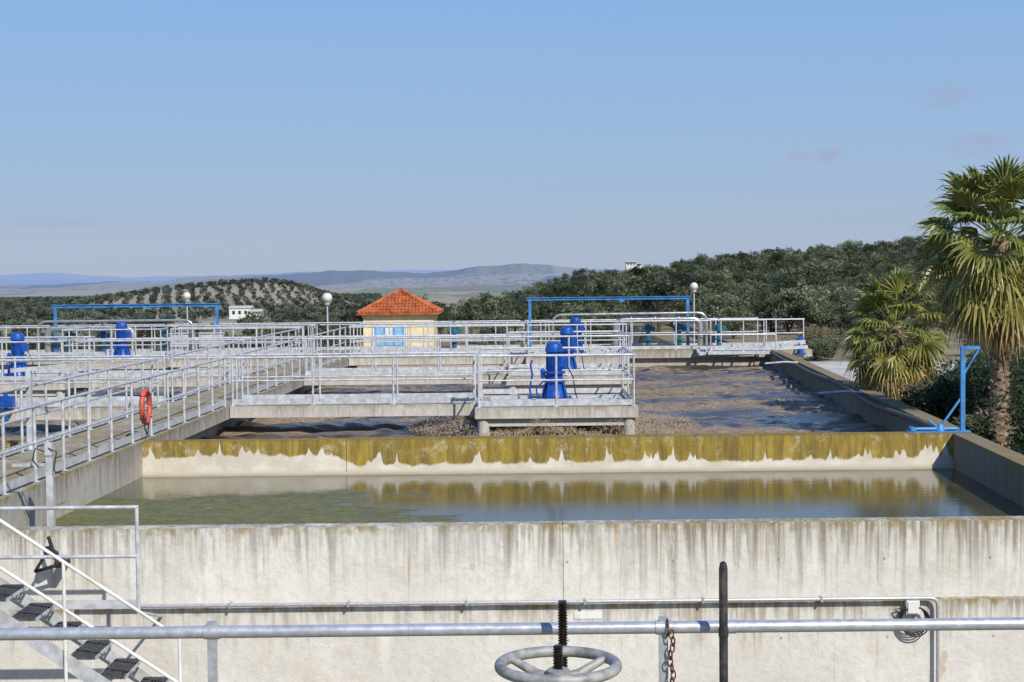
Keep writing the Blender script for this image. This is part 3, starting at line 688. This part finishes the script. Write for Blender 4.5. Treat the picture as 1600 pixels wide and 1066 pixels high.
def fan(b,c,d,L1,Rf,col,r,droop=.35):
    c=Vector(c); d=Vector(d).normalized(); side=d.cross(Vector((0,0,1)))
    if side.length<.1: side=Vector((1,0,0))
    side.normalize(); side=(Matrix.Rotation(r.uniform(-.7,.7),3,d)@side); up=side.cross(d).normalized()
    sag=Vector((0,0,-.12*L1*(1-abs(d.z)))); h=c+d*L1+sag
    b.path([c,c+d*L1*.5+Vector((0,0,.02)),h],.014,0,5,tuple(v*1.3 for v in col))
    d2=(d+Vector((0,0,-.25))).normalized(); N=24; half=rad(112)
    base=h
    for i in range(N):
        t=-half+2*half*(i+.5)/N; wd=half/N*.95
        def pt(ang_,rad_,zz): return base+(d2*math.cos(ang_)+side*math.sin(ang_))*rad_+up*zz
        L=Rf*(1-.25*abs(t)/half)*r.uniform(.85,1.1)
        f=.05*Rf*(1 if i%2 else -1)
        k=r.uniform(.75,1.25); cc=tuple(v*k for v in col)
        cup=.10*Rf
        m1=pt(t-wd,L*.48,cup-f); m2=pt(t+wd,L*.48,cup+f)
        dr=droop*L*(.3+.7*r.random())
        q1=pt(t-wd*.30,L*.80,cup*.9)-Vector((0,0,dr*.35)); q2=pt(t+wd*.30,L*.80,cup*.9)-Vector((0,0,dr*.35)); tip=pt(t,L*.99,cup*.4)-Vector((0,0,dr))
        b.add([base,m1,m2],[(0,1,2)],0,cc); b.add([m1,q1,q2,m2],[(0,1,2,3)],0,cc); b.add([q1,tip,q2],[(0,1,2)],0,tuple(v*w for v,w in zip(cc,(1.5,1.3,1.2))))
def palm(x,y,zb,zc,rt,Rc,nl,seed,dead):
    r=random.Random(seed); b=MB(); Hh=zc-zb
    prof=[]; nz=int(Hh/.07)
    for k in range(nz+1):
        f=k/nz; R0=rt*(1.35-.45*min(1,f*3)) if f<.33 else rt*(.9+.12*f); prof.append((R0*(1+.05*math.sin(k*2.1)),Hh*f))
    b.lathe((x,y,zb),prof,1,18)
    for k in range(int(Hh*60)):
        f=k/(Hh*60); a=k*2.399; R0=rt*(1.3-.4*min(1,f*3)); z=zb+Hh*f; d=Vector((math.cos(a),math.sin(a),0)); p=Vector((x,y,z))+d*R0*.9; s=Vector((-math.sin(a),math.cos(a),0))
        o=p+d*.055*r.uniform(.6,1.5)+Vector((0,0,.07))
        b.add([p-s*.07,p+s*.07,o+s*.03,o-s*.03,p+Vector((0,0,.09))],[(0,1,2,3),(0,3,4),(1,4,2),(3,2,4)],1)
    for k in range(nl):
        f=(k+.5)/nl; el=rad(84-134*f**.85); a=k*2.399+r.uniform(-.3,.3); d=(math.cos(el)*math.cos(a),math.cos(el)*math.sin(a),math.sin(el))
        old=max(0,f-.5)*2; g=(.155,.185,.045) if r.random()<.5 else (.23,.235,.06); yl=(.36,.30,.095)
        col=tuple(u*(1-old*.75)+v*old*.75 for u,v in zip(g,yl)); L=Rc*r.uniform(.42,.66)
        fan(b,(x+d[0]*.1,y+d[1]*.1,zc+d[2]*.1-.25*f),d,L,Rc*.46*r.uniform(.88,1.1),col,r,.25+.4*f)
    for k in range(dead):
        a=k*2.399; el=rad(r.uniform(-78,-50)); d=(math.cos(el)*math.cos(a),math.cos(el)*math.sin(a),math.sin(el))
        fan(b,(x+d[0]*.2,y+d[1]*.2,zc-.35-.1*r.random()),d,Rc*.55,Rc*.44,(.36,.28,.12) if r.random()<.6 else (.26,.20,.10),r,.6)
    b.build('fan_palm_tree',[PLEAF,BARK],smooth=False,colors=True)
palm(9.85,31,-.75,3.50,.19,1.8,58,5,18)
palm(9.35,37.5,-.75,1.55,.2,1.5,46,9,12)

def farmhouse(x,y,z,w,d,h,rh=1.2,name='white_farmhouse'):
    e=bpy.data.objects.new(name,None); scene.collection.objects.link(e)
    b=MB(); b.box(x,x+w,y,y+d,z-3,z+h); b.box(x+w,x+w*1.5,y+d*.1,y+d*.9,z-3,z+h*.65); b.build('walls',[WHITE],e,smooth=False)
    b=MB()
    for (a,c,hh) in((x-.1*h,x+w+.1*h,h),(x+w+.11*h,x+w*1.5+.1*h,h*.65)):
        b.add([(a,y-.3,z+hh),(c,y-.3,z+hh),(c,y+d+.3,z+hh),(a,y+d+.3,z+hh),(a,y+d/2,z+hh+rh),(c,y+d/2,z+hh+rh)],[(0,1,5,4),(2,3,4,5),(0,4,3),(1,2,5)])
    b.build('roof',[PAVE],e,smooth=False)
    b=MB()
    for k in range(3): b.box(x+w*(.15+.28*k),x+w*(.15+.28*k)+.12*w,y-.05,y,z+h*.4,z+h*.75)
    b.build('windows',[DARK],e,smooth=False)
farmhouse(-92,500,-10.6,7,6,3.2,.8); farmhouse(22.8,305,4.0,2.0,2.5,.95,.2)

# ---------------------------------------------------------------- world, sun, camera
SE=rad(40); SA=rad(150)
wd=bpy.data.worlds.new('World'); scene.world=wd; wd.use_nodes=True; nt=wd.node_tree; nt.nodes.clear()
N=lambda ty,**k:(lambda n:([setattr(n,a,b_) for a,b_ in k.items()],n)[1])(nt.nodes.new(ty))
out=N('ShaderNodeOutputWorld'); bg=N('ShaderNodeBackground'); sky=N('ShaderNodeTexSky',sky_type='NISHITA'); sky.sun_disc=False; sky.sun_elevation=SE; sky.sun_rotation=SA
sky.air_density=1.0; sky.dust_density=0.6; sky.ozone_density=2.5; sky.altitude=300
tc=N('ShaderNodeTexCoord'); sx=N('ShaderNodeSeparateXYZ'); nt.links.new(tc.outputs['Generated'],sx.inputs[0])
cr=N('ShaderNodeValToRGB'); nt.links.new(sx.outputs['Z'],cr.inputs[0]); E=cr.color_ramp.elements
def lin(r,g,b_): return tuple((((c/255+.055)/1.055)**2.4)*1.0 for c in (r,g,b_))+(1,)
stops=[(0.0,(170,184,207)),(.03,(163,182,210)),(.08,(154,183,219)),(.18,(138,180,229)),(.45,(96,146,214)),(1.0,(60,105,190))]
E[0].position=0;E[0].color=lin(*stops[0][1]);E[1].position=1;E[1].color=lin(*stops[-1][1])
for ps,cc in stops[1:-1]:
    e_=E.new(ps); e_.color=lin(*cc)
sc=N('ShaderNodeVectorMath',operation='SCALE'); nt.links.new(cr.outputs[0],sc.inputs[0]); sc.inputs['Scale'].default_value=10.0
m0=N('ShaderNodeMix',data_type='RGBA'); m0.inputs[0].default_value=.90; nt.links.new(sky.outputs[0],m0.inputs[6]); nt.links.new(sc.outputs[0],m0.inputs[7])
ns=N('ShaderNodeTexNoise'); mp=N('ShaderNodeMapping'); mp.inputs['Scale'].default_value=(30,30,75); nt.links.new(tc.outputs['Generated'],mp.inputs[0]); nt.links.new(mp.outputs[0],ns.inputs['Vector']); ns.inputs['Scale'].default_value=1.0; ns.inputs['Detail'].default_value=6
tot=None
for (u,v,wu,wv) in((1475,150,70,26),(1520,225,75,22),(1292,243,34,16),(1250,243,30,12),(90,350,180,16)):
    d=Vector(((u-800)/2400,1,(428-(v+.0105*(u-800)))/2400)).normalized()
    s=N('ShaderNodeVectorMath',operation='SUBTRACT'); nt.links.new(tc.outputs['Generated'],s.inputs[0]); s.inputs[1].default_value=d
    m=N('ShaderNodeVectorMath',operation='MULTIPLY'); nt.links.new(s.outputs[0],m.inputs[0]); m.inputs[1].default_value=(2400/wu,2400/wu,2400/wv)
    le=N('ShaderNodeVectorMath',operation='LENGTH'); nt.links.new(m.outputs[0],le.inputs[0])
    mr=N('ShaderNodeMapRange',interpolation_type='SMOOTHSTEP'); nt.links.new(le.outputs['Value'],mr.inputs[0]); mr.inputs[1].default_value=0; mr.inputs[2].default_value=1; mr.inputs[3].default_value=1; mr.inputs[4].default_value=0
    if v==350:
        h_=N('ShaderNodeMath',operation='MULTIPLY'); nt.links.new(mr.outputs[0],h_.inputs[0]); h_.inputs[1].default_value=.3; src=h_.outputs[0]
    else: src=mr.outputs[0]
    if tot is None: tot=src
    else:
        ad=N('ShaderNodeMath',operation='ADD'); nt.links.new(tot,ad.inputs[0]); nt.links.new(src,ad.inputs[1]); tot=ad.outputs[0]
r2=N('ShaderNodeMapRange'); nt.links.new(ns.outputs['Fac'],r2.inputs[0]); r2.inputs[1].default_value=.3; r2.inputs[2].default_value=.55; r2.inputs[3].default_value=0; r2.inputs[4].default_value=.8
mu=N('ShaderNodeMath',operation='MULTIPLY',use_clamp=True); nt.links.new(tot,mu.inputs[0]); nt.links.new(r2.outputs[0],mu.inputs[1])
mx=N('ShaderNodeMix',data_type='RGBA'); nt.links.new(mu.outputs[0],mx.inputs[0]); nt.links.new(m0.outputs[2],mx.inputs[6]); mx.inputs[7].default_value=(3.6,3.9,5.6,1)
nt.links.new(mx.outputs[2],bg.inputs[0]); bg.inputs[1].default_value=.10; nt.links.new(bg.outputs[0],out.inputs[0])
sl=bpy.data.lights.new('sun','SUN'); sl.energy=4.7; sl.angle=rad(.5); sl.color=(1,.955,.885); so=bpy.data.objects.new('sun',sl); scene.collection.objects.link(so)
sd=Vector((math.sin(SA)*math.cos(SE),math.cos(SA)*math.cos(SE),math.sin(SE))); so.rotation_euler=sd.to_track_quat('Z','Y').to_euler(); so.location=sd*50
cam=bpy.data.cameras.new('camera'); cam.lens=54; cam.sensor_width=36; cam.clip_start=.1; cam.clip_end=30000
co=bpy.data.objects.new('camera',cam); scene.collection.objects.link(co)
co.matrix_world=Matrix.Translation((0,0,2.9))@Matrix.Rotation(rad(90-2.505),4,'X')@Matrix.Rotation(rad(-.6),4,'Z')
scene.camera=co
